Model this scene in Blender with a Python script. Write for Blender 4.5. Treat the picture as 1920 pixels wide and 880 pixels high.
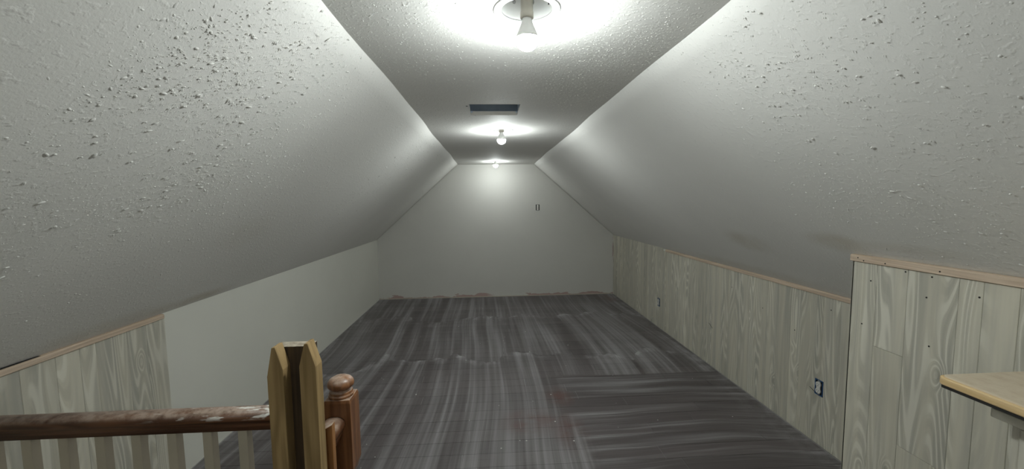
import bpy, bmesh, math, random
import numpy as np
from mathutils import Vector, Matrix

sc = bpy.context.scene
C = sc.collection
for o in list(bpy.data.objects):
    bpy.data.objects.remove(o)
random.seed(7)
rng = np.random.default_rng(11)

# ------------------------------------------------------------------ camera
CAMH = 1.54
Rv = Vector((0.99823075, -0.05820136, -0.01216416))
Uv = Vector((0.01688681, 0.0813525, 0.99654233))
Fv = Vector((0.05701053, 0.99498461, -0.0821914))
cam_d = bpy.data.cameras.new('camera')
cam_d.sensor_width = 36.0
cam_d.sensor_fit = 'HORIZONTAL'
cam_d.lens = 750.72 * 36.0 / 1920.0
cam_d.clip_start = 0.02
cam = bpy.data.objects.new('camera', cam_d)
C.objects.link(cam)
M = Matrix((Rv, Uv, -Fv)).transposed().to_4x4()
M.translation = Vector((0, 0, CAMH))
cam.matrix_world = M
sc.camera = cam

# ------------------------------------------------------------------ world / exposure
w = bpy.data.worlds.new('world')
sc.world = w
w.use_nodes = True
w.node_tree.nodes['Background'].inputs[0].default_value = (0.02, 0.02, 0.02, 1)
w.node_tree.nodes['Background'].inputs[1].default_value = 0.0
sc.view_settings.view_transform = 'Standard'
sc.view_settings.look = 'None'
sc.view_settings.gamma = 1.0
sc.view_settings.use_curve_mapping = False
sc.view_settings.exposure = 0.25
BULB_EMIT = (600.0, 470.0, 225.0, 450.0)   # bulbs of unlike wattage, near to far, then an added unseen one behind
BULB_COL = (0.935, 1.0, 0.985)

# ------------------------------------------------------------------ room numbers (metres)
XL, XR = -1.773, 2.035          # knee walls
CL, CR, H = -0.469, 0.7226, 2.129
HL, HR = 0.959, 0.968
D = 6.42                        # far gable wall
YB = -2.6                       # wall behind the viewer
XN, YN = 1.68, 1.735            # projecting panelled wall on the right
HN = HR + (XR - XN) * (H - HR) / (XR - CR)
LAMPS = [(0.128, 1.284), (0.116, 3.388), (0.112, 5.95), (0.128, -1.0)]
VENT = (-0.110, 0.204, 2.484, 2.782)
LAMP_R = 0.086                  # hole radius

# ------------------------------------------------------------------ helpers: objects
def link(o, parent=None):
    C.objects.link(o)
    if parent is not None:
        o.parent = parent
    return o

def tag(o, label=None, cat=None, group=None, kind=None):
    if label: o['label'] = label
    if cat: o['category'] = cat
    if group: o['group'] = group
    if kind: o['kind'] = kind
    return o

def empty(name, loc, label=None, cat=None, group=None, kind=None):
    o = bpy.data.objects.new(name, None)
    o.location = loc
    o.empty_display_size = 0.05
    link(o)
    return tag(o, label, cat, group, kind)

def obj(name, bm, mat, parent=None, smooth=False, bevel=0.0, world=True):
    """one bmesh -> one mesh object; geometry given in world coordinates"""
    me = bpy.data.meshes.new(name)
    bmesh.ops.recalc_face_normals(bm, faces=bm.faces)
    if bevel:
        bmesh.ops.bevel(bm, geom=list(bm.edges), offset=bevel, segments=2, affect='EDGES', profile=0.5)
    if world and parent is not None:
        bmesh.ops.translate(bm, verts=bm.verts, vec=-pw(parent))
    bm.to_mesh(me)
    bm.free()
    if smooth:
        for p in me.polygons: p.use_smooth = True
    me.materials.append(mat)
    o = bpy.data.objects.new(name, me)
    return link(o, parent)

def pw(o):
    v = Vector(o.location)
    while o.parent is not None:
        o = o.parent
        v += Vector(o.location)
    return v

def box(bm, x0, x1, y0, y1, z0, z1):
    vs = [bm.verts.new((x, y, z)) for x in (x0, x1) for y in (y0, y1) for z in (z0, z1)]
    for f in ((0,1,3,2), (4,6,7,5), (0,4,5,1), (2,3,7,6), (0,2,6,4), (1,5,7,3)):
        bm.faces.new([vs[i] for i in f])
    return vs

def boxbm(*a):
    bm = bmesh.new(); box(bm, *a); return bm

def extr(bm, prof, a, b):
    """extrude a closed 2-D profile [(u,v)] from frame a to frame b; a,b = (origin, U, V)"""
    rings = []
    for o_, u_, v_ in (a, b):
        rings.append([bm.verts.new(Vector(o_) + Vector(u_) * p[0] + Vector(v_) * p[1]) for p in prof])
    n = len(prof)
    for i in range(n):
        j = (i + 1) % n
        bm.faces.new((rings[0][i], rings[0][j], rings[1][j], rings[1][i]))
    bm.faces.new(rings[0][::-1]); bm.faces.new(rings[1])

def lathe(bm, prof, c, n=32, cap0=True, cap1=True):
    """prof = [(r,z)], axis along z through c"""
    rings = []
    for r, z in prof:
        if r < 1e-6:
            rings.append([bm.verts.new((c[0], c[1], c[2] + z))])
        else:
            rings.append([bm.verts.new((c[0] + r * math.cos(2*math.pi*k/n), c[1] + r * math.sin(2*math.pi*k/n), c[2] + z)) for k in range(n)])
    for a, b in zip(rings, rings[1:]):
        for k in range(n):
            l = (k + 1) % n
            if len(a) == 1 and len(b) == 1: continue
            if len(a) == 1: bm.faces.new((a[0], b[l], b[k]))
            elif len(b) == 1: bm.faces.new((a[k], a[l], b[0]))
            else: bm.faces.new((a[k], a[l], b[l], b[k]))
    if cap0 and len(rings[0]) > 1: bm.faces.new(rings[0][::-1])
    if cap1 and len(rings[-1]) > 1: bm.faces.new(rings[-1])

# ------------------------------------------------------------------ helpers: node materials
class NT:
    def __init__(s, name, rough=0.6, spec=0.3):
        s.m = bpy.data.materials.new(name); s.m.use_nodes = True
        s.t = s.m.node_tree; s.N = s.t.nodes; s.L = s.t.links
        s.b = s.N['Principled BSDF']
        s.b.inputs['Roughness'].default_value = rough
        s.b.inputs['Specular IOR Level'].default_value = spec
    def put(s, inp, v):
        if hasattr(v, 'is_linked') or isinstance(v, bpy.types.NodeSocket): s.L.new(v, inp)
        elif isinstance(v, (tuple, list)) and inp.type == 'RGBA' and len(v) == 3: inp.default_value = (*v, 1)
        else: inp.default_value = v
    def pos(s):
        return s.N.new('ShaderNodeNewGeometry').outputs['Position']
    def nrm(s):
        return s.N.new('ShaderNodeNewGeometry').outputs['Normal']
    def rand(s):
        return s.N.new('ShaderNodeObjectInfo').outputs['Random']
    def math(s, op, a, b=0.0, c=None, clamp=False):
        n = s.N.new('ShaderNodeMath'); n.operation = op; n.use_clamp = clamp
        s.put(n.inputs[0], a); s.put(n.inputs[1], b)
        if c is not None: s.put(n.inputs[2], c)
        return n.outputs[0]
    def vmath(s, op, a, b=(0,0,0)):
        n = s.N.new('ShaderNodeVectorMath'); n.operation = op
        s.put(n.inputs[0], a)
        if op == 'SCALE': s.put(n.inputs[3], b)
        else: s.put(n.inputs[1], b)
        return n.outputs['Value'] if op in ('LENGTH', 'DISTANCE', 'DOT_PRODUCT') else n.outputs[0]
    def sep(s, v):
        n = s.N.new('ShaderNodeSeparateXYZ'); s.put(n.inputs[0], v); return n.outputs
    def comb(s, x, y, z):
        n = s.N.new('ShaderNodeCombineXYZ')
        for i, v in enumerate((x, y, z)): s.put(n.inputs[i], v)
        return n.outputs[0]
    def noise(s, v, scale=5.0, detail=2.0, rough=0.5, dist=0.0):
        n = s.N.new('ShaderNodeTexNoise'); s.put(n.inputs['Vector'], v)
        n.inputs['Scale'].default_value = scale; n.inputs['Detail'].default_value = detail
        n.inputs['Roughness'].default_value = rough; n.inputs['Distortion'].default_value = dist
        return n.outputs[0]
    def voro(s, v, scale=5.0, feature='F1', rnd=1.0):
        n = s.N.new('ShaderNodeTexVoronoi'); n.feature = feature; s.put(n.inputs['Vector'], v)
        n.inputs['Scale'].default_value = scale; n.inputs['Randomness'].default_value = rnd
        return n.outputs
    def mr(s, v, a, b, c=0.0, d=1.0, smooth=False):
        n = s.N.new('ShaderNodeMapRange'); n.interpolation_type = 'SMOOTHSTEP' if smooth else 'LINEAR'
        s.put(n.inputs[0], v)
        for i, x in enumerate((a, b, c, d)): s.put(n.inputs[i + 1], x)
        return n.outputs[0]
    def mix(s, f, a, b, mode='MIX'):
        n = s.N.new('ShaderNodeMix'); n.data_type = 'RGBA'; n.blend_type = mode; n.clamp_factor = True
        s.put(n.inputs[0], f); s.put(n.inputs[6], a); s.put(n.inputs[7], b)
        return n.outputs[2]
    def col(s, v): s.put(s.b.inputs['Base Color'], v)
    def bump(s, h, strength=0.5, dist=0.002, prev=None):
        n = s.N.new('ShaderNodeBump'); n.inputs['Strength'].default_value = strength
        n.inputs['Distance'].default_value = dist; s.put(n.inputs['Height'], h)
        if prev is not None: s.L.new(prev, n.inputs['Normal'])
        s.L.new(n.outputs[0], s.b.inputs['Normal'])
        return n.outputs[0]

def plain(name, col, rough=0.5, spec=0.4, metal=0.0, var=0.12, vscale=30.0):
    g = NT(name, rough, spec)
    n = g.noise(g.pos(), vscale, 3, 0.6)
    dark = tuple(c * (1 - var) for c in col); light = tuple(min(1, c * (1 + var)) for c in col)
    g.col(g.mix(n, dark, light)); g.b.inputs['Metallic'].default_value = metal
    return g.m

def blob(g, p, c, r):
    """soft round patch around a point, 1 in the middle"""
    return g.mr(g.vmath('LENGTH', g.vmath('MULTIPLY', g.vmath('SUBTRACT', p, c), (1/r[0], 1/r[1], 1/r[2]))), 0.15, 1.0, 1.0, 0.0, True)

PAINT = (0.80, 0.79, 0.755)
def mat_ceiling(name, brown_patches=()):
    g = NT(name, 0.75, 0.2)
    p = g.pos()
    col = g.mix(g.noise(p, 1.3, 3, 0.6), tuple(c * 0.93 for c in PAINT), tuple(c * 1.05 for c in PAINT))
    wob = g.noise(p, 9, 3, 0.6)
    for c, r, s in brown_patches:
        f = g.math('MULTIPLY', g.math('MULTIPLY', blob(g, p, c, r), wob), s)
        col = g.mix(f, col, (0.55, 0.50, 0.40))
    g.col(col)
    h = g.noise(p, 140, 3, 0.55)
    h2 = g.mr(g.noise(p, 60, 2, 0.5), 0.55, 0.75)
    b = g.bump(h, 0.45, 0.0012)
    g.bump(h2, 0.4, 0.002, b)
    return g.m

def mat_wall(name, base, redline=False):
    g = NT(name, 0.7, 0.25)
    p = g.pos()
    col = g.mix(g.noise(p, 1.7, 3, 0.6), tuple(c * 0.95 for c in base), tuple(c * 1.04 for c in base))
    if redline:                      # old red paint left where the skirting was pulled off
        s = g.sep(p)
        n = g.noise(g.vmath('MULTIPLY', p, (2.2, 1, 9)), 1.6, 3, 0.6)
        edge = g.math('MULTIPLY', g.mr(n, 0.36, 0.7), 0.075)
        m = g.math('LESS_THAN', s[2], edge)
        gap = g.mr(g.math('ABSOLUTE', g.math('SUBTRACT', s[0], 0.28)), 0.20, 0.34)
        m = g.math('MULTIPLY', m, gap)
        corner = g.math('MULTIPLY', g.math('GREATER_THAN', s[0], XR - 0.018), g.mr(g.noise(p, 5, 2), 0.42, 0.52))
        m = g.math('MAXIMUM', m, g.math('MULTIPLY', corner, g.math('GREATER_THAN', s[2], 0.5)))
        col = g.mix(g.math('MULTIPLY', m, 0.6), col, (0.36, 0.15, 0.13))
    g.col(col)
    g.bump(g.noise(p, 180, 2, 0.5), 0.15, 0.001)
    return g.m

def mat_panel(name):
    """whitewashed embossed pine boarding, grain runs up the wall"""
    g = NT(name, 0.62, 0.3)
    p = g.pos(); r = g.rand()
    off = g.comb(g.math('MULTIPLY', r, 31.0), g.math('MULTIPLY', r, 57.0), g.math('MULTIPLY', r, 23.0))
    q = g.vmath('ADD', p, off)
    warp = g.math('MULTIPLY', g.math('SUBTRACT', g.noise(g.vmath('MULTIPLY', q, (6, 6, 2.2)), 1.0, 2, 0.5), 0.5), 0.9)
    big = g.noise(g.vmath('MULTIPLY', q, (8.5, 8.5, 1.0)), 1.0, 0.8, 0.35)
    # knots: rare rounded cells raise the field so the rings close round them
    kv = g.voro(g.vmath('MULTIPLY', q, (6.0, 6.0, 3.0)), 1.0)
    kd = g.mr(kv['Distance'], 0.0, 0.24, 1.0, 0.0, True)
    ksel = g.math('GREATER_THAN', g.sep(kv['Color'])[0], 0.45)
    knot = g.math('MULTIPLY', kd, ksel)
    field = g.math('ADD', g.math('ADD', g.math('MULTIPLY', big, 17.0), g.math('MULTIPLY', warp, 0.5)), g.math('MULTIPLY', knot, 2.6))
    ring = g.math('SINE', g.math('MULTIPLY', field, 6.2832))
    sharp = g.mr(ring, 0.1, 0.95, 0, 1, True)
    amt = g.mr(g.noise(g.vmath('MULTIPLY', q, (11, 11, 0.8)), 1.0, 1.5), 0.38, 0.56, 0.10, 1.0, True)
    fibre = g.noise(g.vmath('MULTIPLY', q, (160, 160, 5)), 1.0, 3, 0.6)
    band = g.mr(g.noise(g.vmath('MULTIPLY', q, (17, 17, 0.9)), 1.0, 3, 0.6), 0.32, 0.66, 0, 1, True)
    base = g.mix(band, (0.44, 0.425, 0.365), (0.63, 0.595, 0.485))
    base = g.mix(g.math('MULTIPLY', fibre, 0.45), base, (0.47, 0.455, 0.39))
    base = g.mix(g.math('MULTIPLY', g.math('MULTIPLY', sharp, amt), 0.8), base, (0.70, 0.675, 0.58))
    valley = g.math('MULTIPLY', g.mr(ring, -0.35, -0.95, 0, 1, True), amt)
    base = g.mix(g.math('MULTIPLY', valley, 0.24), base, (0.30, 0.285, 0.235))
    core = g.math('MULTIPLY', g.mr(kv['Distance'], 0.04, 0.11, 1.0, 0.0, True), ksel)
    base = g.mix(g.math('MULTIPLY', core, 0.5), base, (0.27, 0.255, 0.21))
    tone = g.mr(r, 0, 1, 0.88, 1.06)
    g.col(g.mix(1.0, base, g.comb(tone, tone, tone), 'MULTIPLY'))
    b = g.bump(g.math('MULTIPLY', sharp, amt), 0.55, 0.0016)
    g.bump(fibre, 0.25, 0.0008, b)
    return g.m

def mat_wood(name, dark, light, axis=2, rough=0.45, spec=0.4, dust=None, smear=False, sc_=1.0):
    g = NT(name, rough, spec)
    p = g.pos(); r = g.rand()
    q = g.vmath('ADD', p, g.comb(g.math('MULTIPLY', r, 9.0), g.math('MULTIPLY', r, 13.0), g.math('MULTIPLY', r, 5.0)))
    k = [110.0 * sc_] * 3; k[axis] = 3.0
    n1 = g.noise(g.vmath('MULTIPLY', q, tuple(k)), 1.0, 3, 0.6)
    k2 = [26.0 * sc_] * 3; k2[axis] = 1.2
    n2 = g.noise(g.vmath('MULTIPLY', q, tuple(k2)), 1.0, 2, 0.5, 0.4)
    ring = g.math('SINE', g.math('MULTIPLY', n2, 34.0))
    f = g.math('ADD', g.math('MULTIPLY', n1, 0.6), g.math('MULTIPLY', g.mr(ring, -1, 1), 0.35))
    col = g.mix(g.mr(f, 0.2, 0.75), dark, light)
    if dust:
        nz = g.sep(g.nrm())[2]
        f = g.math('MULTIPLY', g.mr(nz, 0.25, 0.9, 0, 1, True), g.mr(g.noise(p, 35, 4, 0.65), 0.30, 0.62))
        col = g.mix(g.math('MULTIPLY', f, 0.85), col, dust)
    if smear:
        s = g.sep(p)
        m = g.mr(g.noise(g.vmath('MULTIPLY', p, (14, 40, 60)), 1.0, 3, 0.6), 0.56, 0.62)
        m = g.math('MULTIPLY', m, g.mr(s[0], -1.05, -0.82)); m = g.math('MULTIPLY', m, g.mr(s[2], 0.905, 0.918))
        col = g.mix(m, col, (0.62, 0.60, 0.55))
        g.put(g.b.inputs['Roughness'], g.mr(m, 0, 1, rough, 0.8))
    g.col(col)
    g.bump(n1, 0.2, 0.0006)
    return g.m

def mat_floor():
    """dark plank floor under dried mop marks of drywall dust"""
    g = NT('dusty_floor_planks', 0.5, 0.35)
    p = g.pos(); s = g.sep(p); r = g.rand()
    X, Y = s[0], s[1]
    # bare wood, grain along the planks (x)
    q = g.vmath('ADD', p, g.comb(g.math('MULTIPLY', r, 17.0), g.math('MULTIPLY', r, 5.0), 0.0))
    gr = g.noise(g.vmath('MULTIPLY', q, (2.5, 70, 1)), 1.0, 3, 0.6)
    wood = g.mix(gr, (0.070, 0.058, 0.058), (0.120, 0.104, 0.103))
    tone = g.mr(r, 0, 1, 0.85, 1.12)
    wood = g.mix(1.0, wood, g.comb(tone, tone, tone), 'MULTIPLY')
    # red-brown bare patches
    wob = g.mr(g.noise(p, 6, 3, 0.6), 0.3, 0.6)
    red = None
    for c, rr in (((0.27, 2.68, 0), (0.30, 0.22, 1)), ((0.52, 2.55, 0), (0.16, 0.30, 1)), ((0.53, 3.02, 0), (0.16, 0.20, 1)), ((1.85, 6.1, 0), (0.22, 0.3, 1))):
        f = g.math('MULTIPLY', blob(g, p, c, rr), wob)
        red = f if red is None else g.math('MAXIMUM', red, f)
    wood = g.mix(g.math('MULTIPLY', red, 0.8), wood, (0.125, 0.060, 0.050))
    # sections of the long strokes (each begins at its far end with a pale smear)
    wx = g.math('MULTIPLY', g.math('SUBTRACT', g.noise(g.vmath('MULTIPLY', p, (1.7, 0.5, 1)), 1.0, 3), 0.5), 1.5)
    Yw = g.math('ADD', Y, wx)
    s1 = g.math('GREATER_THAN', Yw, 3.86); s2 = g.math('GREATER_THAN', Yw, 5.28)
    sec = g.math('ADD', s1, s2)
    bend = g.math('MULTIPLY', g.math('SUBTRACT', g.noise(g.vmath('MULTIPLY', p, (0.5, 0.38, 1)), 1.0, 0.5), 0.5), 0.30)
    curve = g.math('MULTIPLY', g.math('SINE', g.math('MULTIPLY', Y, 1.3)), 0.05)
    xs = g.math('ADD', g.math('ADD', X, g.math('ADD', bend, curve)), g.math('MULTIPLY', sec, 3.7))
    va = g.comb(g.math('MULTIPLY', xs, 9.0), g.math('MULTIPLY', Y, 0.34), sec)
    vb = g.comb(g.math('MULTIPLY', xs, 36.0), g.math('MULTIPLY', Y, 0.42), sec)
    stA = g.math('ADD', g.math('MULTIPLY', g.noise(va, 1.0, 2, 0.55), 0.65), g.math('MULTIPLY', g.noise(vb, 1.0, 3, 0.6), 0.42))
    thin = g.mr(g.noise(g.comb(g.math('MULTIPLY', xs, 44.0), g.math('MULTIPLY', Y, 0.7), g.math('ADD', sec, 9.0)), 1.0, 1, 0.5), 0.66, 0.74, 0, 1, True)
    # cross strokes at the near right
    by = g.math('ADD', Y, g.math('MULTIPLY', g.math('SUBTRACT', g.noise(g.vmath('MULTIPLY', p, (0.8, 0.6, 1)), 1.0, 1), 0.5), 0.30))
    vc = g.comb(g.math('MULTIPLY', X, 0.55), g.math('MULTIPLY', by, 13.0), 4.0)
    vd = g.comb(g.math('MULTIPLY', X, 0.8), g.math('MULTIPLY', by, 46.0), 7.0)
    stB = g.math('ADD', g.math('MULTIPLY', g.noise(vc, 1.0, 2, 0.55), 0.62), g.math('MULTIPLY', g.noise(vd, 1.0, 3, 0.6), 0.42))
    lim = g.math('ADD', 0.55, g.math('MULTIPLY', g.math('SUBTRACT', g.noise(p, 2.3, 2), 0.5), 0.5))
    inB = g.math('MULTIPLY', g.mr(X, lim, g.math('ADD', lim, 0.14), 0, 1, True), g.mr(by, 3.32, 3.42, 1, 0, True))
    f = g.math('ADD', g.math('MULTIPLY', stA, g.math('SUBTRACT', 1.0, inB)), g.math('MULTIPLY', g.math('SUBTRACT', stB, 0.005), inB))
    dens = g.mr(g.noise(g.vmath('MULTIPLY', p, (0.8, 0.6, 1)), 1.0, 2), 0.3, 0.7, -0.06, 0.07)
    f = g.math('ADD', f, dens)
    dustf = g.mr(f, 0.43, 0.74, 0.03, 0.68, True)
    dustf = g.math('ADD', dustf, g.math('MULTIPLY', g.math('MULTIPLY', thin, g.math('SUBTRACT', 1.0, inB)), 0.16), clamp=True)
    # pale starts of strokes
    for yy, wd in ((3.86, 0.18), (5.28, 0.22)):
        d = g.math('SUBTRACT', yy, Yw)
        m = g.math('MULTIPLY', g.math('GREATER_THAN', d, 0.0), g.mr(d, 0.0, wd, 1, 0))
        m = g.math('MULTIPLY', m, g.mr(g.noise(g.vmath('MULTIPLY', p, (7, 5, 1)), 1.0, 3, 0.6), 0.48, 0.68))
        dustf = g.math('ADD', dustf, g.math('MULTIPLY', m, 0.6), clamp=True)
    dustf = g.math('MULTIPLY', dustf, g.mr(red, 0, 1, 1.0, 0.45))
    # dust drifts along the wall foot
    eg = g.math('ADD', g.mr(X, XL, XL + 0.10, 1, 0), g.mr(X, XR - 0.22, XR, 0, 1))
    eg = g.math('MULTIPLY', eg, g.mr(g.noise(p, 7, 4, 0.65), 0.42, 0.62))
    dustf = g.math('ADD', dustf, g.math('MULTIPLY', eg, 0.42), clamp=True)
    g.col(g.mix(dustf, wood, (0.38, 0.37, 0.375)))
    g.put(g.b.inputs['Roughness'], g.mr(dustf, 0, 0.6, 0.42, 0.8))
    g.bump(gr, 0.12, 0.0005)
    return g.m

M_CEIL = mat_ceiling('textured_ceiling_paint')
M_SLR = mat_ceiling('textured_slope_paint_right', (((1.70, 2.55, 1.25), (0.13, 0.30, 0.16), 0.75), ((1.62, 1.78, 1.32), (0.10, 0.22, 0.10), 1.0), ((1.62, 1.45, 1.33), (0.06, 0.30, 0.05), 0.4), ((2.0, 3.0, 1.0), (0.12, 1.2, 0.08), 0.5)))  # brownish dirt stains low on the slope
M_SLL = mat_ceiling('textured_slope_paint_left', (((-1.74, 2.45, 0.99), (0.08, 0.42, 0.07), 1.0), ((-1.30, 2.2, 1.40), (0.2, 0.3, 0.2), 0.25), ((-1.74, 1.9, 1.0), (0.1, 0.5, 0.1), 0.6)))  # brownish patches, strongest along the low joint
M_FAR = mat_wall('grey_wall_paint_far', (0.66, 0.65, 0.61), True)
M_WALL = mat_wall('grey_wall_paint', (0.70, 0.695, 0.63))
M_PANEL = mat_panel('whitewashed_boarding')
M_FLOOR = mat_floor()
M_SUB = plain('dust_in_joints', (0.36, 0.35, 0.34), 0.9)
M_TRIM = mat_wood('raw_pine_trim', (0.50, 0.385, 0.285), (0.66, 0.53, 0.41), axis=1, rough=0.6)
M_STRIP = plain('pale_floor_strip', (0.52, 0.48, 0.40), 0.8)
M_RAIL = mat_wood('stained_handrail', (0.055, 0.022, 0.010), (0.15, 0.065, 0.030), axis=0, rough=0.38, dust=(0.40, 0.31, 0.25), smear=True)
M_RAILY = mat_wood('stained_handrail_stub', (0.09, 0.036, 0.016), (0.21, 0.09, 0.04), axis=1, rough=0.38, dust=(0.42, 0.32, 0.25))
M_NEWEL = mat_wood('stained_newel', (0.12, 0.048, 0.02), (0.27, 0.12, 0.05), axis=2, rough=0.36, dust=(0.46, 0.36, 0.29))
M_BACKB = mat_wood('dark_stained_board', (0.028, 0.018, 0.009), (0.075, 0.045, 0.022), axis=2, rough=0.6, dust=(0.48, 0.42, 0.33))
M_CLEAT = mat_wood('orange_stained_board', (0.23, 0.10, 0.035), (0.36, 0.17, 0.06), axis=2, rough=0.45, dust=(0.62, 0.55, 0.47))
M_PICK = mat_wood('weathered_yellow_pine', (0.20, 0.13, 0.052), (0.36, 0.245, 0.11), axis=2, rough=0.7, sc_=0.8)
M_BALU = plain('cream_baluster_paint', (0.47, 0.42, 0.33), 0.5, var=0.1, vscale=12)
M_COUNT = mat_wood('raw_counter_board', (0.50, 0.40, 0.28), (0.60, 0.51, 0.38), axis=1, rough=0.55, dust=(0.63, 0.55, 0.42))
M_COUNTE = mat_wood('yellow_counter_edge', (0.55, 0.38, 0.18), (0.68, 0.50, 0.27), axis=1, rough=0.6)
M_DARK = plain('matt_black', (0.02, 0.018, 0.016), 0.8)
M_CAB = mat_wood('grey_cabinet_board', (0.46, 0.445, 0.38), (0.60, 0.57, 0.48), axis=2, rough=0.6)
M_CABD = plain('grey_green_spacer', (0.13, 0.13, 0.115), 0.7)
M_CABL = plain('pale_cabinet_rail', (0.78, 0.75, 0.64), 0.6)
M_WHITE = plain('white_enamel', (0.78, 0.78, 0.76), 0.35, var=0.04)
M_PORC = plain('porcelain_socket', (0.70, 0.66, 0.58), 0.4, var=0.06)
M_STEEL = plain('bare_steel', (0.45, 0.45, 0.44), 0.35, metal=0.9)
M_DUCT = plain('slate_duct_metal', (0.50, 0.58, 0.68), 0.5, spec=0.3, var=0.3, vscale=8)
M_GYP = plain('gypsum_edge', (0.58, 0.55, 0.50), 0.9)
M_BLUE = plain('blue_box_plastic', (0.02, 0.085, 0.22), 0.45)
M_BLACK = plain('void_shade_black', (0.006, 0.006, 0.007), 0.9)
M_DEV = plain('white_device_plastic', (0.72, 0.71, 0.67), 0.4, var=0.03)
M_CRUMB = plain('plaster_crumb', (0.66, 0.65, 0.62), 0.9)

def mat_bulb(e):
    g = NT('frosted_lit_bulb', 0.4)
    g.col((0.9, 0.9, 0.9))
    g.b.inputs['Emission Color'].default_value = (*BULB_COL, 1)
    g.b.inputs['Emission Strength'].default_value = e
    return g.m
M_BULB = [mat_bulb(e) for e in BULB_EMIT]

# ------------------------------------------------------------------ floor
# stairwell opening at the near left
SX0, SX1, SY0, SY1 = XL, -0.50, -1.6, 1.06
bm = bmesh.new()
box(bm, SX1, XR + 0.1, YB - 0.1, D + 0.1, -0.16, -0.010)
box(bm, XL - 0.1, SX1, SY1, D + 0.1, -0.16, -0.010)
box(bm, XL - 0.1, SX1, YB - 0.1, SY0, -0.16, -0.010)
for v in bm.verts:
    if v.co.z > -0.05: v.co.z = -0.003
floor = tag(obj('floor', bm, M_SUB), 'dark grey-brown plank floor streaked with wiped drywall dust', kind='structure')
PW, GAP = 0.127, 0.0022
y = YB; row = 0
lens_ = [0.90, 1.25, 1.25, 1.25]
def plank(x0, x1, y0, y1):
    if x1 - x0 < 0.03: return
    bm = bmesh.new()
    x0 += GAP * 0.5; x1 -= GAP * 0.5; y0 += GAP * 0.5; y1 -= GAP * 0.5
    c = 0.0007; dz = random.uniform(-0.0006, 0.0)
    top = [bm.verts.new(v) for v in ((x0 + c, y0 + c, dz), (x1 - c, y0 + c, dz), (x1 - c, y1 - c, dz), (x0 + c, y1 - c, dz))]
    mid = [bm.verts.new(v) for v in ((x0, y0, dz - c), (x1, y0, dz - c), (x1, y1, dz - c), (x0, y1, dz - c))]
    bot = [bm.verts.new((v.co.x, v.co.y, -0.010)) for v in mid]
    bm.faces.new(top)
    for a, b in ((top, mid), (mid, bot)):
        for i in range(4):
            j = (i + 1) % 4
            bm.faces.new((a[i], b[i], b[j], a[j]))
    obj('plank', bm, M_FLOOR, floor)
far_rows = []
yy = D - 0.012
while yy > 1.25:
    far_rows.append((yy - PW, yy)); yy -= PW
near_y = far_rows[-1][0]
for (a, b) in far_rows:
    x = XL + 0.010 - random.uniform(0.0, 1.0)
    while x < XR - 0.012:
        L = 1.22
        plank(max(x, XL + 0.010), min(x + L, XR - 0.012), a, b)
        x += L
# planks behind the frame edge, joined (not in the photograph)
bm = bmesh.new()
yy = near_y
while yy > YB + 0.02:
    a = max(yy - PW, YB + 0.01)
    left = XL + 0.01 if (a > SY1 or yy < SY0) else SX1
    box(bm, left, XN - 0.012, a + GAP, yy, -0.010, -0.0005)
    yy -= PW
tag(obj('near_planks', bm, M_FLOOR, floor), kind='stuff')
# plaster crumbs lying about
CR_ = [[0.821, 4.125], [0.47, 3.051], [0.438, 2.658], [-0.608, 3.14], [-0.396, 4.885], [0.521, 2.426], [0.053, 2.384], [0.217, 2.45], [0.393, 3.966], [-0.679, 4.891], [0.408, 4.604], [0.002, 5.235]]
bm = bmesh.new()
pts = [(x, y, 0.006) for x, y in CR_] + [(random.uniform(XL + .1, XR - .1), random.uniform(2.2, 6.2), random.uniform(0.002, 0.004)) for _ in range(60)]
for x, y, r in pts:
    ret = bmesh.ops.create_icosphere(bm, subdivisions=1, radius=1.0)
    for v in ret['verts']:
        v.co = Vector((x + v.co.x * r * random.uniform(.7, 1.3), y + v.co.y * r * random.uniform(.7, 1.3), 0.0005 + max(0, r * 0.5 + v.co.z * r * 0.5)))
tag(obj('plaster_crumbs', bm, M_CRUMB, floor), kind='stuff')

# ------------------------------------------------------------------ stairwell below the near-left opening
bm = bmesh.new()
box(bm, XL - 0.1, XL, SY0, SY1 + 0.1, -1.6, -0.012)
box(bm, SX1, SX1 + 0.1, SY0, SY1 + 0.1, -1.6, -0.162)
box(bm, XL, SX1, SY1, SY1 + 0.1, -1.6, -0.162)
box(bm, XL, SX1, SY0 - 0.1, SY0, -1.6, -0.162)
box(bm, XL - 0.1, SX1 + 0.1, SY0 - 0.1, SY1 + 0.1, -1.7, -1.6)
stw = tag(obj('wall_stairwell', bm, M_WALL), 'painted sides of the stair opening below the railing', kind='structure')
for k in range(8):
    t = obj('tread', boxbm(XL, SX1, SY0 + 0.25 * k, SY0 + 0.25 * k + 0.28, -0.19 * (k + 1) - 0.03, -0.19 * (k + 1)), M_CAB, stw)

# ------------------------------------------------------------------ walls
def gable(bm, y0, y1):
    prof = [(XL - 0.1, -0.05), (XR + 0.1, -0.05), (XR + 0.1, HR), (CR, H + 0.1), (CL, H + 0.1), (XL - 0.1, HL)]
    prof = [(XL - .1, -.05), (XR + .1, -.05), (XR + .1, H + .12), (XL - .1, H + .12)]
    extr(bm, prof, ((0, y0, 0), (1, 0, 0), (0, 0, 1)), ((0, y1, 0), (1, 0, 0), (0, 0, 1)))
bm = bmesh.new(); gable(bm, D, D + 0.1)
tag(obj('wall_far', bm, M_FAR), 'plain grey gable wall at the far end with old red paint at its foot', kind='structure')
bm = bmesh.new(); gable(bm, YB - 0.1, YB)
tag(obj('wall_near', bm, M_WALL), 'plain grey gable wall behind the stairs', kind='structure')
wall_left = tag(obj('wall_left', boxbm(XL - 0.1, XL, YB, D, -0.05, HL + 0.12), M_WALL), 'low grey painted knee wall on the left, boarded at its near end', kind='structure')
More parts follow.
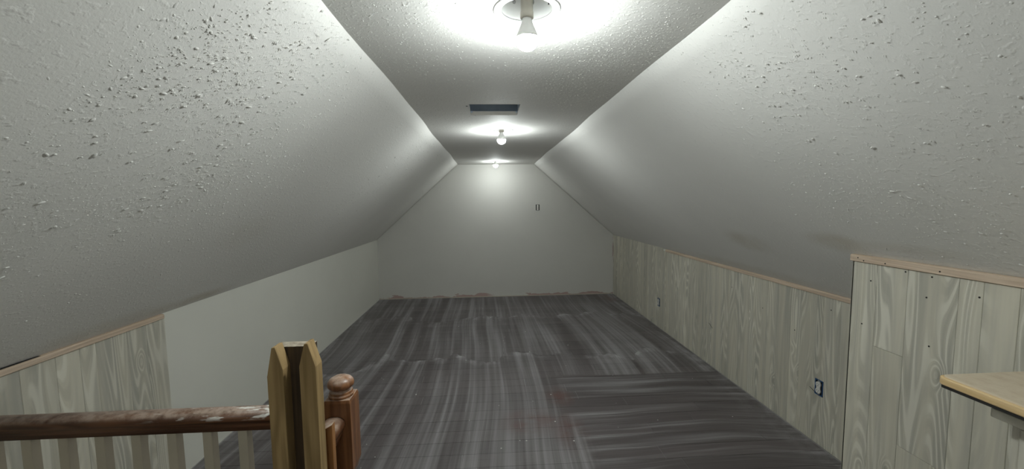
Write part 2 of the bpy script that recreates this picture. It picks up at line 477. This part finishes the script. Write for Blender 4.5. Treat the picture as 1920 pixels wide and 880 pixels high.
wall_right = tag(obj('wall_right', boxbm(XR, XR + 0.1, YN - 0.05, D, -0.05, HR + 0.12), M_WALL), 'low knee wall on the right clad in whitewashed vertical boards', kind='structure')
wall_bump = tag(obj('wall_right_front', boxbm(XN, XR + 0.1, YB, YN - 0.008, -0.05, HN - 0.004), M_WALL), 'taller projecting wall on the right clad in knotty whitewashed boards', kind='structure')

def board(parent, x0, x1, y0, y1, z0, z1):
    """upright board with eased front edges; the front is the face at x0 (towards the room)"""
    s = 1 if x1 > x0 else -1
    e = 0.0012 * s; h = abs(e)
    g_ = 0.0004
    y0 += g_; y1 -= g_
    bm = bmesh.new()
    prof = [(x1, y0), (x0 + e, y0), (x0, y0 + h * 1.3), (x0, y1 - h * 1.3), (x0 + e, y1), (x1, y1)]
    extr(bm, prof, ((0, 0, z0), (1, 0, 0), (0, 1, 0)), ((0, 0, z1), (1, 0, 0), (0, 1, 0)))
    return obj('board', bm, M_PANEL, parent)

T = 0.008
# right, far run
y = YN - 0.02
wid = [0.13, 0.095, 0.15, 0.075, 0.11, 0.16, 0.09]
k = 0
while y < D - 0.02:
    w_ = wid[k % 7] * random.uniform(0.9, 1.1); k += 1
    y2 = min(y + w_, D - 0.006)
    if D - y2 < 0.05: y2 = D - 0.006
    board(wall_right, XR - T, XR, y, y2, 0.004, HR - 0.026 if y < 4.46 else HR + 0.01)
    y = y2
# right, projecting run (joints read off the photograph, then on behind the frame)
js = [YN, 1.617, 1.49, 1.314, 1.243, 1.149]
while js[-1] > YB + 0.1: js.append(js[-1] - wid[len(js) % 7])
for k, (a, b) in enumerate(zip(js, js[1:])):
    b = max(b, YB)
    if k == 1:
        board(wall_bump, XN - T, XN, b, a, 0.004, 0.889); board(wall_bump, XN - T, XN, b, a, 0.8905, HN - 0.03)
    elif k == 2:
        board(wall_bump, XN - T, XN, b, a, 0.004, 0.513); board(wall_bump, XN - T, XN, b, a, 0.5145, HN - 0.03)
    else:
        board(wall_bump, XN - T, XN, b, a, 0.004, HN - 0.03)
bm = boxbm(XN - T, XR - T - 0.001, YN - 0.007, YN, 0.004, HN - 0.004)
for v in bm.verts:
    if v.co.z > 0.5 and v.co.x > XN + 0.1: v.co.z = HR - 0.004
obj('end_panel', bm, M_PANEL, wall_bump)
# left, near run
ls = [2.232, 2.114, 2.005, 1.85, 1.778, 1.682, 1.557]
while ls[-1] > YB + 0.1: ls.append(ls[-1] - wid[(len(ls) * 3) % 7])
for a, b in zip(ls, ls[1:]):
    z0 = 0.004 if b > SY1 else -0.012
    board(wall_left, XL + T, XL, max(b, YB), a, z0, HL - 0.024)

# nail heads / holes in the boards
def nailhead(parent, x, y, z, r=0.0035):
    bm = bmesh.new()
    n = 8
    for dx in (0.0006, -0.0012):
        pass
    extr(bm, [(r * math.cos(2*math.pi*k/n), r * math.sin(2*math.pi*k/n)) for k in range(n)],
         ((x + 0.001, y, z), (0, 1, 0), (0, 0, 1)), ((x - 0.0008, y, z), (0, 1, 0), (0, 0, 1)))
    obj('nail', bm, M_DARK, parent)
for y, z in ((1.5, 1.238), (1.403, 1.235), (1.417, 1.153), (1.673, 0.971), (1.396, 0.968), (1.643, 1.173), (1.253, 1.193)):
    nailhead(wall_bump, XN - T, y, z)
for y, z in ((2.817, 0.725), (2.226, 0.871), (3.2, 0.80), (2.5, 0.66)):
    nailhead(wall_right, XR - T, y, z, 0.004)

# ------------------------------------------------------------------ trims
def trim(name, label, prof, y0, y1):
    bm = bmesh.new()
    extr(bm, prof, ((0, y0, 0), (1, 0, 0), (0, 0, 1)), ((0, y1, 0), (1, 0, 0), (0, 0, 1)))
    return tag(obj(name, bm, M_TRIM, bevel=0.001), label, kind='structure')
x = XR - T
trim('trim_1', 'raw pine strip along the top of the low boarded right wall', [(x, HR - .026), (x - .009, HR - .024), (x - .010, HR - .004), (x - .004, HR + .002), (x + .012, HR + .002), (x + .012, HR - .026)], YN + 0.001, 4.46)
x = XN - T
t2 = trim('trim_2', 'raw pine strip along the top of the taller boarded right wall', [(x, HN - .034), (x - .010, HN - .031), (x - .011, HN - .006), (x - .004, HN - .001), (x + .010, HN - .001), (x + .010, HN - .034)], YB + 0.01, YN + 0.004)
for y, z in ((1.70, HN - .014), (1.672, HN - .024), (1.575, HN - .022), (1.37, HN - .02)):
    nailhead(t2, XN - T - 0.0105, y, z, 0.003)
x = XL + T
trim('trim_3', 'raw pine strip along the top of the boarded end of the left wall', [(x, HL - .026), (x + .009, HL - .024), (x + .010, HL - .005), (x + .004, HL), (x - .012, HL), (x - .012, HL - .026)], YB + 0.01, 2.222)
t3 = bpy.data.objects['trim_3']
bm = boxbm(XL + 0.0, XL + T + 0.004, 1.30, 1.63, HL - 0.002, HL + 0.007)
for v in bm.verts:
    if v.co.y > 1.5 and v.co.z > HL: v.co.z = HL + 0.0005
obj('joint_shade', bm, M_DARK, t3)  # solid dark wedge stands for the shade in the gap above the strip
bm = boxbm(XL + 0.012, XR - 0.012, D - 0.013, D - 0.001, -0.010, 0.010)
tag(obj('trim_4', bm, M_STRIP), 'thin pale strip along the foot of the far wall', kind='structure')

# ------------------------------------------------------------------ ceiling with lamp and vent holes
def ceiling_mesh():
    bm = bmesh.new()
    x0, x1 = CL - 0.06, CR + 0.06
    Q = 0.15
    cuts = []           # (y0, y1, kind, data)
    for lx, ly in LAMPS: cuts.append((ly - Q, ly + Q, 'lamp', (lx, ly)))
    cuts.append((VENT[2], VENT[3], 'vent', None))
    cuts.sort()
    def quad(a, b, c, d):
        if b - a > 1e-6 and d - c > 1e-6:
            bm.faces.new([bm.verts.new(v) for v in ((a, c, H), (b, c, H), (b, d, H), (a, d, H))])
    y = YB
    for c0, c1, kind, dat in cuts:
        quad(x0, x1, y, c0)
        if kind == 'vent':
            quad(x0, VENT[0], c0, c1); quad(VENT[1], x1, c0, c1)
        else:
            lx, ly = dat
            quad(x0, lx - Q, c0, c1); quad(lx + Q, x1, c0, c1)
            n = 48; ci = []; sq = []
            for k in range(n):
                a = 2 * math.pi * (k + 0.5) / n; cx, cy = math.cos(a), math.sin(a)
                m = max(abs(cx), abs(cy))
                ci.append(bm.verts.new((lx + LAMP_R * cx, ly + LAMP_R * cy, H)))
                sq.append(bm.verts.new((lx + Q * cx / m, ly + Q * cy / m, H)))
            for k in range(n):
                l = (k + 1) % n
                bm.faces.new((ci[k], sq[k], sq[l], ci[l]))
            for sx in (-1, 1):
                for sy in (-1, 1):
                    c = bm.verts.new((lx + Q * sx, ly + Q * sy, H))
                    cand = sorted(sq, key=lambda v: (v.co - c.co).length)[:2]
                    bm.faces.new((c, cand[0], cand[1]))
        y = c1
    quad(x0, x1, y, D)
    bmesh.ops.remove_doubles(bm, verts=bm.verts, dist=1e-5)
    return bm
ceil = tag(obj('ceiling', ceiling_mesh(), M_CEIL), 'narrow flat ceiling strip with splattered paint texture', kind='structure')

def slope(name, mat, xa, za, xb, zb, label):
    """sloped ceiling as a slightly uneven solid slab; (xa,za) top edge, (xb,zb) bottom edge"""
    d = Vector((xb - xa, 0, zb - za)); L = d.length; d.normalize()
    nrm = Vector((d.z, 0, -d.x))
    if nrm.z > 0: nrm = -nrm
    up0, up1 = -0.05, L + 0.12
    nu, nv = 14, 60
    bm = bmesh.new(); g0 = []; g1 = []
    ph = random.uniform(0, 9)
    for i in range(nu + 1):
        r0 = []; r1 = []
        for j in range(nv + 1):
            u = up0 + (up1 - up0) * i / nu; yv = YB + (D - YB) * j / nv
            bump = 0.0035 * math.sin(yv * 2.6 + ph) + 0.002 * math.sin(yv * 6.1 + ph * 2 + u * 2)
            bump *= 1.0 if u < 0.6 * L else max(0.0, 1 - (u - 0.6 * L) / (0.3 * L))
            p = Vector((xa, yv, za)) + d * u
            r0.append(bm.verts.new(p + nrm * bump)); r1.append(bm.verts.new(p - nrm * 0.06))
        g0.append(r0); g1.append(r1)
    for i in range(nu):
        for j in range(nv):
            bm.faces.new((g0[i][j], g0[i][j+1], g0[i+1][j+1], g0[i+1][j]))
    for rr in (0, nu):
        for j in range(nv): bm.faces.new((g0[rr][j], g0[rr][j+1], g1[rr][j+1], g1[rr][j]))
    for j in (0, nv):
        for i in range(nu): bm.faces.new((g0[i][j], g0[i+1][j], g1[i+1][j], g1[i][j]))
    bm.faces.new([g1[0][0], g1[nu][0], g1[nu][nv], g1[0][nv]]) if False else None
    o = obj(name, bm, mat, smooth=True)
    return tag(o, label, kind='structure'), d, nrm, L
sl_l, dL, nL, LL = slope('ceiling_left', M_SLL, CL, H, XL, HL, 'sloping left ceiling with splattered paint texture')
sl_r, dR, nR, LR = slope('ceiling_right', M_SLR, CR, H, XR, HR, 'sloping right ceiling with lightly splattered paint texture')

# splattered texture: small raised dabs of plaster, one mesh per surface
def splatter(parent, mat, origin, d, n, L, count, seed, upper, big, avoid=False, yr=(0.2, 6.2)):
    r = np.random.default_rng(seed)
    cl = np.stack([r.uniform(yr[0], yr[1], 90), r.uniform(0.02, L - 0.02, 90)], 1)
    P = []
    while len(P) < count:
        if r.random() < 0.55:
            c = cl[r.integers(len(cl))]; y_ = c[0] + r.normal(0, 0.13); u = c[1] + r.normal(0, 0.09)
        else:
            y_ = r.uniform(*yr); u = r.uniform(0.02, L - 0.02)
        if not (yr[0] < y_ < yr[1] and 0.015 < u < L - 0.015): continue
        if r.random() > math.exp(-max(0, y_ - 1.6) * 0.55): continue
        if upper and u > upper * L and r.random() > math.exp(-(u / L - upper) * 9): continue
        if avoid:
            X_ = origin[0] + d[0] * u
            if any((X_ - a)**2 + (y_ - b)**2 < 0.125**2 for a, b in LAMPS): continue
            if VENT[0] - .02 < X_ < VENT[1] + .02 and VENT[2] - .02 < y_ < VENT[3] + .02: continue
        P.append((y_, u))
    P = np.array(P); m = len(P)
    size = 0.0008 + 0.0009 * r.random(m) + big * (r.random(m) ** 9)
    asp = 1 + 1.6 * r.random(m) ** 2; ang = r.uniform(0, math.pi, m)
    ns = 7
    th = np.arange(ns) * 2 * math.pi / ns
    tmpl = [(math.cos(t), math.sin(t), -0.15) for t in th] + [(0.72 * math.cos(t + .3), 0.72 * math.sin(t + .3), 0.62) for t in th] + [(0, 0, 0.85)]
    tmpl = np.array(tmpl); nvt = len(tmpl)
    a = tmpl[None, :, 0] * (size * asp)[:, None]; b = tmpl[None, :, 1] * size[:, None]
    a = a * (1 + 0.35 * (r.random((m, nvt)) - .5)); b = b * (1 + 0.35 * (r.random((m, nvt)) - .5))
    hh = tmpl[None, :, 2] * (size * (0.42 if avoid else 0.6))[:, None]
    ca, sa = np.cos(ang)[:, None], np.sin(ang)[:, None]
    ly = a * ca - b * sa + P[:, 0:1]; lu = a * sa + b * ca + P[:, 1:2]
    O = np.array(origin); Dv = np.array(d); Nv = np.array(n)
    if avoid: bump = 0 * P[:, 0:1]
    else: bump = 0 * P[:, 0:1]
    co = O[None, None, :] + Dv[None, None, :] * lu[..., None] + Nv[None, None, :] * (hh + bump)[..., None]
    co[..., 1] += ly
    fs = []
    for k in range(ns):
        l = (k + 1) % ns
        fs += [(k, l, ns + k), (l, ns + l, ns + k), (ns + k, ns + l, 2 * ns)]
    fs = np.array(fs)
    F = (fs[None] + (np.arange(m) * nvt)[:, None, None]).reshape(-1, 3)
    me = bpy.data.meshes.new('paint_splatter')
    me.vertices.add(m * nvt); me.vertices.foreach_set('co', co.reshape(-1))
    me.loops.add(F.size); me.loops.foreach_set('vertex_index', F.reshape(-1))
    me.polygons.add(len(F)); me.polygons.foreach_set('loop_start', np.arange(len(F)) * 3)
    me.polygons.foreach_set('loop_total', np.full(len(F), 3))
    me.polygons.foreach_set('use_smooth', np.ones(len(F), dtype=bool))
    me.update(); me.validate()
    me.materials.append(mat)
    o = bpy.data.objects.new('paint_splatter', me); link(o, parent)
    tag(o, kind='stuff')

splatter(sl_l, M_SLL, (CL, 0, H), tuple(dL), tuple(nL), LL, 10000, 3, 0.5, 0.0030)
splatter(sl_r, M_SLR, (CR, 0, H), tuple(dR), tuple(nR), LR, 6500, 4, 0.6, 0.0026)
splatter(ceil, M_CEIL, (CL, 0, H), (1, 0, 0), (0, 0, -1), CR - CL, 14000, 5, 0, 0.0020, avoid=True)

# ------------------------------------------------------------------ recessed lamps
lamp_labels = ['recessed ceiling lamp nearest the viewer, bare lit bulb hanging from an open white can',
               'recessed ceiling lamp just beyond the open vent hole, middle of the row, bare lit bulb',
               'recessed ceiling lamp farthest away, bare lit bulb close to the far gable wall',
               'added recessed ceiling lamp, unseen behind the viewer, lighting the near side']
def lamp(i, lx, ly, drop):
    t = empty('recessed_lamp', (lx, ly, H), lamp_labels[i], 'lamp', 'recessed lamps along the ceiling strip')
    c = (lx, ly, H)
    bm = bmesh.new()        # flange: thin rounded ring under the ceiling
    lathe(bm, [(0.104, 0.0), (0.1035, -0.003), (0.101, -0.0045), (0.092, -0.005), (0.083, -0.0045), (0.0795, -0.002), (0.079, 0.004), (0.0865, 0.006)], c, 48, False, False)
    obj('trim_ring', bm, M_WHITE, t, smooth=True)
    bm = bmesh.new()        # can
    lathe(bm, [(0.0795, -0.002), (0.078, 0.02), (0.078, 0.15), (0.07, 0.165), (0.0, 0.165)], c, 48, False, False)
    can = obj('can', bm, M_WHITE, t, smooth=True)
    for a, z in ((2.2, 0.07), (1.75, 0.09), (2.05, 0.055)):
        bm = bmesh.new(); px, py = lx + 0.074 * math.cos(a), ly + 0.074 * math.sin(a)
        ret = bmesh.ops.create_icosphere(bm, subdivisions=2, radius=0.006)
        bmesh.ops.translate(bm, verts=bm.verts, vec=(px, py, H + z))
        obj('screw', bm, M_STEEL, can, smooth=True)
    for a in (0.35, 2.75):
        bm = bmesh.new(); px, py = lx + 0.0765 * math.cos(a), ly + 0.0765 * math.sin(a)
        box(bm, px - 0.0015, px + 0.0015, py - 0.002, py + 0.002, H + 0.03, H + 0.08)
        obj('slot', bm, M_DARK, can)
    bm = bmesh.new()        # socket extender hanging down out of the can
    cz = -drop
    lathe(bm, [(0.0, 0.16), (0.019, 0.16), (0.019, cz + 0.085), (0.0205, cz + 0.083), (0.0205, cz + 0.066), (0.016, cz + 0.064), (0.0, cz + 0.064)], c, 24, False, False)
    sk = obj('socket', bm, M_PORC, t, smooth=True)
    bm = bmesh.new()
    box(bm, lx + 0.0185, lx + 0.022, ly - 0.006, ly + 0.006, H + 0.02, H + 0.09)
    obj('clip', bm, M_STEEL, sk)
    bm = bmesh.new()        # bulb: opaque collar widened to keep light off the ceiling, then frosted globe
    lathe(bm, [(0.0, cz + 0.066), (0.0135, cz + 0.066), (0.0155, cz + 0.058), (0.020, cz + 0.045), (0.027, cz + 0.028), (0.0335, cz + 0.013), (0.0364, cz + 0.0055), (0.0, cz + 0.0052)], c, 32, False, False)
    base = obj('bulb_shield_collar', bm, M_WHITE, t, smooth=True)
    bm = bmesh.new()
    pr = []
    for k in range(0, 11):
        a = math.radians(4 - k * 9.4)
        pr.append((0.0358 * math.cos(a), cz + 0.0025 + 0.0345 * math.sin(a)))
    pr[-1] = (0.0, cz - 0.032)
    lathe(bm, pr, c, 32, True, False)
    obj('bulb', bm, M_BULB[i], t, smooth=True)
for i, (lx, ly) in enumerate(LAMPS[:3]):
    lamp(i, lx, ly, (0.090, 0.080, 0.055)[i])
lamp(3, *LAMPS[3], 0.097)  # unseen lamp added behind the viewer to light the near side

# ------------------------------------------------------------------ open vent hole
v0, v1, u0, u1 = VENT
t = empty('vent_opening', ((v0 + v1) / 2, (u0 + u1) / 2, H), 'open rectangular vent hole in the ceiling with no grille, dark metal duct inside', 'vent')
bm = bmesh.new()
def shell(bm, x0, x1, y0, y1, z0, z1, top=True):
    a = [bm.verts.new(v) for v in ((x0, y0, z0), (x1, y0, z0), (x1, y1, z0), (x0, y1, z0))]
    b = [bm.verts.new(v) for v in ((x0, y0, z1), (x1, y0, z1), (x1, y1, z1), (x0, y1, z1))]
    for k in range(4):
        l = (k + 1) % 4
        bm.faces.new((a[k], a[l], b[l], b[k]))
    if top: bm.faces.new(b)
shell(bm, v0 - .002, v1 + .002, u0 - .002, u1 + .002, H + 0.013, H + 0.15)
duct = obj('duct_box', bm, M_DUCT, t)
bm = bmesh.new()
lathe(bm, [(0.075, 0.0), (0.085, 0.004), (0.075, 0.012)], ((v0 + v1) / 2, (u0 + u1) / 2, H + 0.136), 24, True, True)
obj('duct_collar', bm, M_DUCT, duct)
bm = bmesh.new(); shell(bm, v0, v1, u0, u1, H - 0.001, H + 0.014, False)
obj('board_edge', bm, M_GYP, t)
obj('wood_lip', boxbm(v0 + 0.012, v1 - 0.01, u1 - 0.010, u1 - 0.001, H - 0.003, H + 0.022), M_GYP, t)
for dx, dy in ((v0 - 0.014, u0 + 0.05), (v0 + 0.03, u1 + 0.004), (v1 - 0.06, u1 + 0.004)):
    bm = bmesh.new(); lathe(bm, [(0.0, -0.002), (0.006, -0.0015), (0.007, 0.001)], (dx, dy, H), 10, False, True)
    obj('screw_hole', bm, M_DARK, t)

# ------------------------------------------------------------------ sockets and switch
def device(name, label, cat, org, U, N, kind):
    """org = centre on the wall face, U = horizontal direction, N = out of the wall"""
    t = empty(name, org, label, cat, 'bare electrical devices without cover plates')
    U = Vector(U); N = Vector(N); Z = Vector((0, 0, 1)); O = Vector(org)
    def pl(nm, prof, n0, n1, mat, par=t, bevel=0.0):
        bm = bmesh.new()
        extr(bm, prof, (O + N * n0, U, Z), (O + N * n1, U, Z))
        return obj(nm, bm, mat, par, bevel=bevel)
    def rect(w_, h_, cx=0, cz=0): return [(cx - w_/2, cz - h_/2), (cx + w_/2, cz - h_/2), (cx + w_/2, cz + h_/2), (cx - w_/2, cz + h_/2)]
    rim = M_BLUE if kind != 'switch' else M_BLACK
    bw, bh = (0.060, 0.098) if kind != 'switch' else (0.058, 0.095)
    bx = pl('box_shade_plate', rect(bw, bh), -0.001, 0.0008, M_BLACK)  # flat black plate stands for the shade inside the open box
    for nm, pr in (('side', rect(0.005, bh, -bw/2 + .0025)), ('side', rect(0.005, bh, bw/2 - .0025)), ('side', rect(bw, 0.006, 0, bh/2 - .003)), ('side', rect(bw, 0.006, 0, -bh/2 + .003))):
        pl('box_' + nm, pr, 0.0, 0.0025, rim, bx)
    pl('strap', rect(0.020, bh + 0.006), 0.0008, 0.0022, M_STEEL)
    if kind == 'switch':
        b_ = pl('switch_body', rect(0.030, 0.088), 0.002, 0.007, M_DEV, bevel=0.001)
        pl('toggle', rect(0.009, 0.020, 0, 0.004), 0.007, 0.016, M_DEV, b_, 0.001)
    else:
        for cz in (0.0205, -0.0205):
            prof = []
            for k in range(24):
                a = 2 * math.pi * k / 24
                prof.append((0.0175 * math.cos(a), cz + max(-0.0145, min(0.0145, 0.0185 * math.sin(a)))))
            f = pl('outlet_face', prof, 0.002, 0.0085, M_DEV)
            for sx in (-0.0063, 0.0063): pl('slot', rect(0.0022, 0.0085, sx, cz + 0.003), 0.0083, 0.0088, M_BLACK, f)
            pl('ground_hole', [(0.0026 * math.cos(2*math.pi*k/8), cz - 0.0085 + 0.0026 * math.sin(2*math.pi*k/8)) for k in range(8)], 0.0083, 0.0088, M_BLACK, f)
        pl('outlet_waist', rect(0.026, 0.016), 0.002, 0.007, M_DEV)
    for cz in (bh/2 - .004, -bh/2 + .004):
        pl('screw', [(0.0035 * math.cos(2*math.pi*k/8), cz + 0.0035 * math.sin(2*math.pi*k/8)) for k in range(8)], 0.002, 0.004, M_STEEL)
    return t
xo = XR - T - 0.0005
o1 = device('electrical_outlet', 'white duplex outlet in blue box, the nearer one on the boarded right wall', 'outlet', (xo, 2.283, 0.366), (0, -1, 0), (-1, 0, 0), 'outlet')
bm = boxbm(xo - 0.0006, xo + 0.0008, 2.312, 2.355, 0.0, 0.003)
for v in bm.verts: v.co.z += 0.323 + (v.co.y - 2.312) * 0.35
obj('saw_overcut', bm, M_BLACK, o1)
device('electrical_outlet', 'white duplex outlet in dark box, the farther one on the boarded right wall', 'outlet', (xo, 4.63, 0.310), (0, -1, 0), (-1, 0, 0), 'outlet')
device('light_switch', 'bare white wall switch without cover plate on the far gable wall', 'switch', (0.786, D - 0.0005, 1.440), (1, 0, 0), (0, -1, 0), 'switch')
bm = boxbm(XR - T - 0.0008, XR - T + 0.0005, 3.47, 3.53, -0.002, 0.002)
for v in bm.verts: v.co.z += 0.375 + (v.co.y - 3.5) * 0.5
obj('scratch', bm, M_DARK, wall_right)

# ------------------------------------------------------------------ stair railing
RZ = 0.930; RY = 1.205
def rail_prof(wd=0.058, ht=0.062):
    h = wd / 2
    return [(-h * .62, -ht), (h * .62, -ht), (h * .62, -ht + .010), (h * .74, -ht + .012), (h * .74, -ht + .017), (h * .80, -ht + .026), (h, -ht + .034), (h * 1.04, -.022),
            (h * .96, -.011), (h * .72, -.004), (h * .35, -.0005), (0, 0), (-h * .35, -.0005), (-h * .72, -.004), (-h * .96, -.011), (-h * 1.04, -.022), (-h, -ht + .034),
            (-h * .80, -ht + .026), (-h * .74, -ht + .017), (-h * .74, -ht + .012), (-h * .62, -ht + .010)]
rail = empty('stair_railing', (-1.13, RY, 0), 'brown stained handrail with cream square balusters around the stair opening', 'railing')
bm = bmesh.new()
extr(bm, rail_prof(), ((XL + T + 0.001, RY, RZ), (0, 1, 0), (0, 0, 1)), ((-0.488, RY, RZ), (0, 1, 0), (0, 0, 1)))
hr = obj('handrail', bm, M_RAIL, rail)
for p in hr.data.polygons: p.use_smooth = len(p.vertices) == 4
bm = bmesh.new()
extr(bm, rail_prof(), ((-0.4600, 1.055, RZ - .012), (1, 0, 0), (0, 0, 1)), ((-0.4600, 1.152, RZ - .012), (1, 0, 0), (0, 0, 1)))
st = obj('handrail_stub', bm, M_RAILY, rail)
for p in st.data.polygons: p.use_smooth = len(p.vertices) == 4
# balusters
x = -0.748
while x > XL + 0.06:
    bm = bmesh.new(); h0, h1 = 0.0165, 0.0135
    a = [(-h0, -h0), (h0, -h0), (h0, h0), (-h0, h0)]
    lo = [bm.verts.new((x + u, RY + v, -0.010)) for u, v in a]
    hi = [bm.verts.new((x + u * h1 / h0, RY + v * h1 / h0, RZ - 0.061)) for u, v in a]
    for k in range(4):
        l = (k + 1) % 4
        bm.faces.new((lo[k], lo[l], hi[l], hi[k]))
    bm.faces.new(lo); bm.faces.new(hi)
    obj('baluster', bm, M_BALU, rail, bevel=0.002)
    x -= 0.1015
# newel post
NX, NY, NH = -0.4525, 1.190, 0.0385
bm = bmesh.new()
def sqlathe(bm, prof, cx, cy):
    rings = [[bm.verts.new((cx + sx * r, cy + sy * r, z)) for sx, sy in ((-1, -1), (1, -1), (1, 1), (-1, 1))] for r, z in prof]
    for a, b in zip(rings, rings[1:]):
        for k in range(4):
            l = (k + 1) % 4
            bm.faces.new((a[k], a[l], b[l], b[k]))
    bm.faces.new(rings[0][::-1]); bm.faces.new(rings[-1])
sqlathe(bm, [(NH, 0.0), (NH, 0.20), (NH * .82, 0.222)], NX, NY)
lathe(bm, [(0.028, 0.215), (0.033, 0.235), (0.026, 0.26), (0.031, 0.30), (0.033, 0.45), (0.027, 0.62), (0.024, 0.70), (0.031, 0.72), (0.028, 0.745)], (NX, NY, 0), 24)
newel = obj('newel_post', bm, M_NEWEL, rail)
bm = bmesh.new()
sqlathe(bm, [(NH * .78, 0.722), (NH, 0.752), (NH, 0.956), (NH * 0.93, 0.966)], NX, NY)
obj('newel_block', bm, M_NEWEL, newel, bevel=0.0015)
bm = bmesh.new()
lathe(bm, [(0.0, .965), (.0350, .965), (.0365, .969), (.0350, .974), (.0325, .9755), (.0335, .979), (.0320, .983), (.0275, .9855), (.0240, .9875), (.0255, .9895),
           (.0330, .992), (.0372, .997), (.0382, 1.003), (.0365, 1.010), (.0310, 1.017), (.0215, 1.0225), (.0110, 1.0252), (0.0, 1.0260)], (NX, NY, 0), 36, False, False)
obj('finial', bm, M_NEWEL, newel, smooth=True)
# dark board with its two pointed pickets and the stained cleat beside it
post = empty('picket_post', (-0.494, 1.02, 0), 'dark upright board with two pointed yellow pine pickets at the railing corner', 'post')
obj('back_board', boxbm(-0.539, -0.449, 1.0, 1.038, -0.010, 1.187), M_BACKB, post, bevel=0.0012)
def picket(x0, x1, y0, y1, apex_x, ztop, zl, zr, lean=0.0, flat=0.004):
    bm = bmesh.new()
    prof = [(x0, -0.010), (x1, -0.010), (x1, zr), (apex_x + flat, ztop), (apex_x - flat, ztop - 0.001), (x0, zl)]
    rings = []
    for y_ in (y0, y1):
        rings.append([bm.verts.new((px + lean * (pz - 0.9), y_, pz)) for px, pz in prof])
    n = len(prof)
    for i in range(n):
        j = (i + 1) % n
        bm.faces.new((rings[0][i], rings[0][j], rings[1][j], rings[1][i]))
    bm.faces.new(rings[0][::-1]); bm.faces.new(rings[1])
    return obj('picket', bm, M_PICK, post, bevel=0.0012)
picket(-0.538, -0.500, 0.962, 0.999, -0.520, 1.199, 1.127, 1.143)
picket(-0.462, -0.423, 0.962, 0.999, -0.444, 1.206, 1.150, 1.148)
bm = boxbm(-0.4485, -0.421, 1.034, 1.053, -0.010, 0.955)
for v in bm.verts:
    if v.co.z > 0.5:
        v.co.z = 0.944 if v.co.x < -0.435 else 0.960
obj('cleat', bm, M_CLEAT, post, bevel=0.001)

# ------------------------------------------------------------------ counter at the right edge
ct = empty('counter', (1.48, 0.0, 0), 'raw wooden counter top over a grey cabinet at the right edge', 'counter')
CX0, CY1 = 1.231, 1.006
def rounded(x0, x1, y0, y1, r):
    pts = [(x1, y0), (x1, y1)]
    for k in range(7):
        a = math.radians(90 + 90 * k / 6)
        pts.append((x0 + r + r * math.cos(a), y1 - r + r * math.sin(a)))
    pts.append((x0, y0))
    return pts
Z0 = (0, 0, 0)
def slab(name, prof, z0, z1, mat, par, bevel=0.0):
    bm = bmesh.new()
    extr(bm, prof, ((0, 0, z0), (1, 0, 0), (0, 1, 0)), ((0, 0, z1), (1, 0, 0), (0, 1, 0)))
    return obj(name, bm, mat, par, bevel=bevel)
xw = XN - T - 0.002
top = slab('counter_top', rounded(CX0 + .006, xw, -1.4, CY1 - .006, 0.018), 1.024, 1.0500, M_COUNT, ct, 0.003)
slab('edge_band', rounded(CX0, xw - 0.001, -1.401, CY1, 0.020), 1.0245, 1.0465, M_COUNTE, top, 0.004)
slab('black_layer', rounded(CX0 + .004, xw - .002, -1.39, CY1 - .004, 0.015), 1.0165, 1.0245, M_DARK, ct)  # near-black layer just below the counter top
slab('spacer', rounded(1.318, xw - .003, -1.36, 0.925, 0.004), 0.986, 1.0165, M_CABD, ct)
slab('top_rail', rounded(1.306, xw - .004, -1.36, 0.936, 0.004), 0.962, 0.986, M_CABL, ct, 0.002)
slab('cabinet_body', rounded(1.352, xw - .005, -1.34, 0.922, 0.003), -0.001, 0.962, M_CAB, ct)
y = 0.90
while y > -1.3:
    slab('door', rounded(1.340, 1.3515, y - 0.42, y, 0.003), 0.08, 0.945, M_CAB, ct, 0.002)
    y -= 0.43
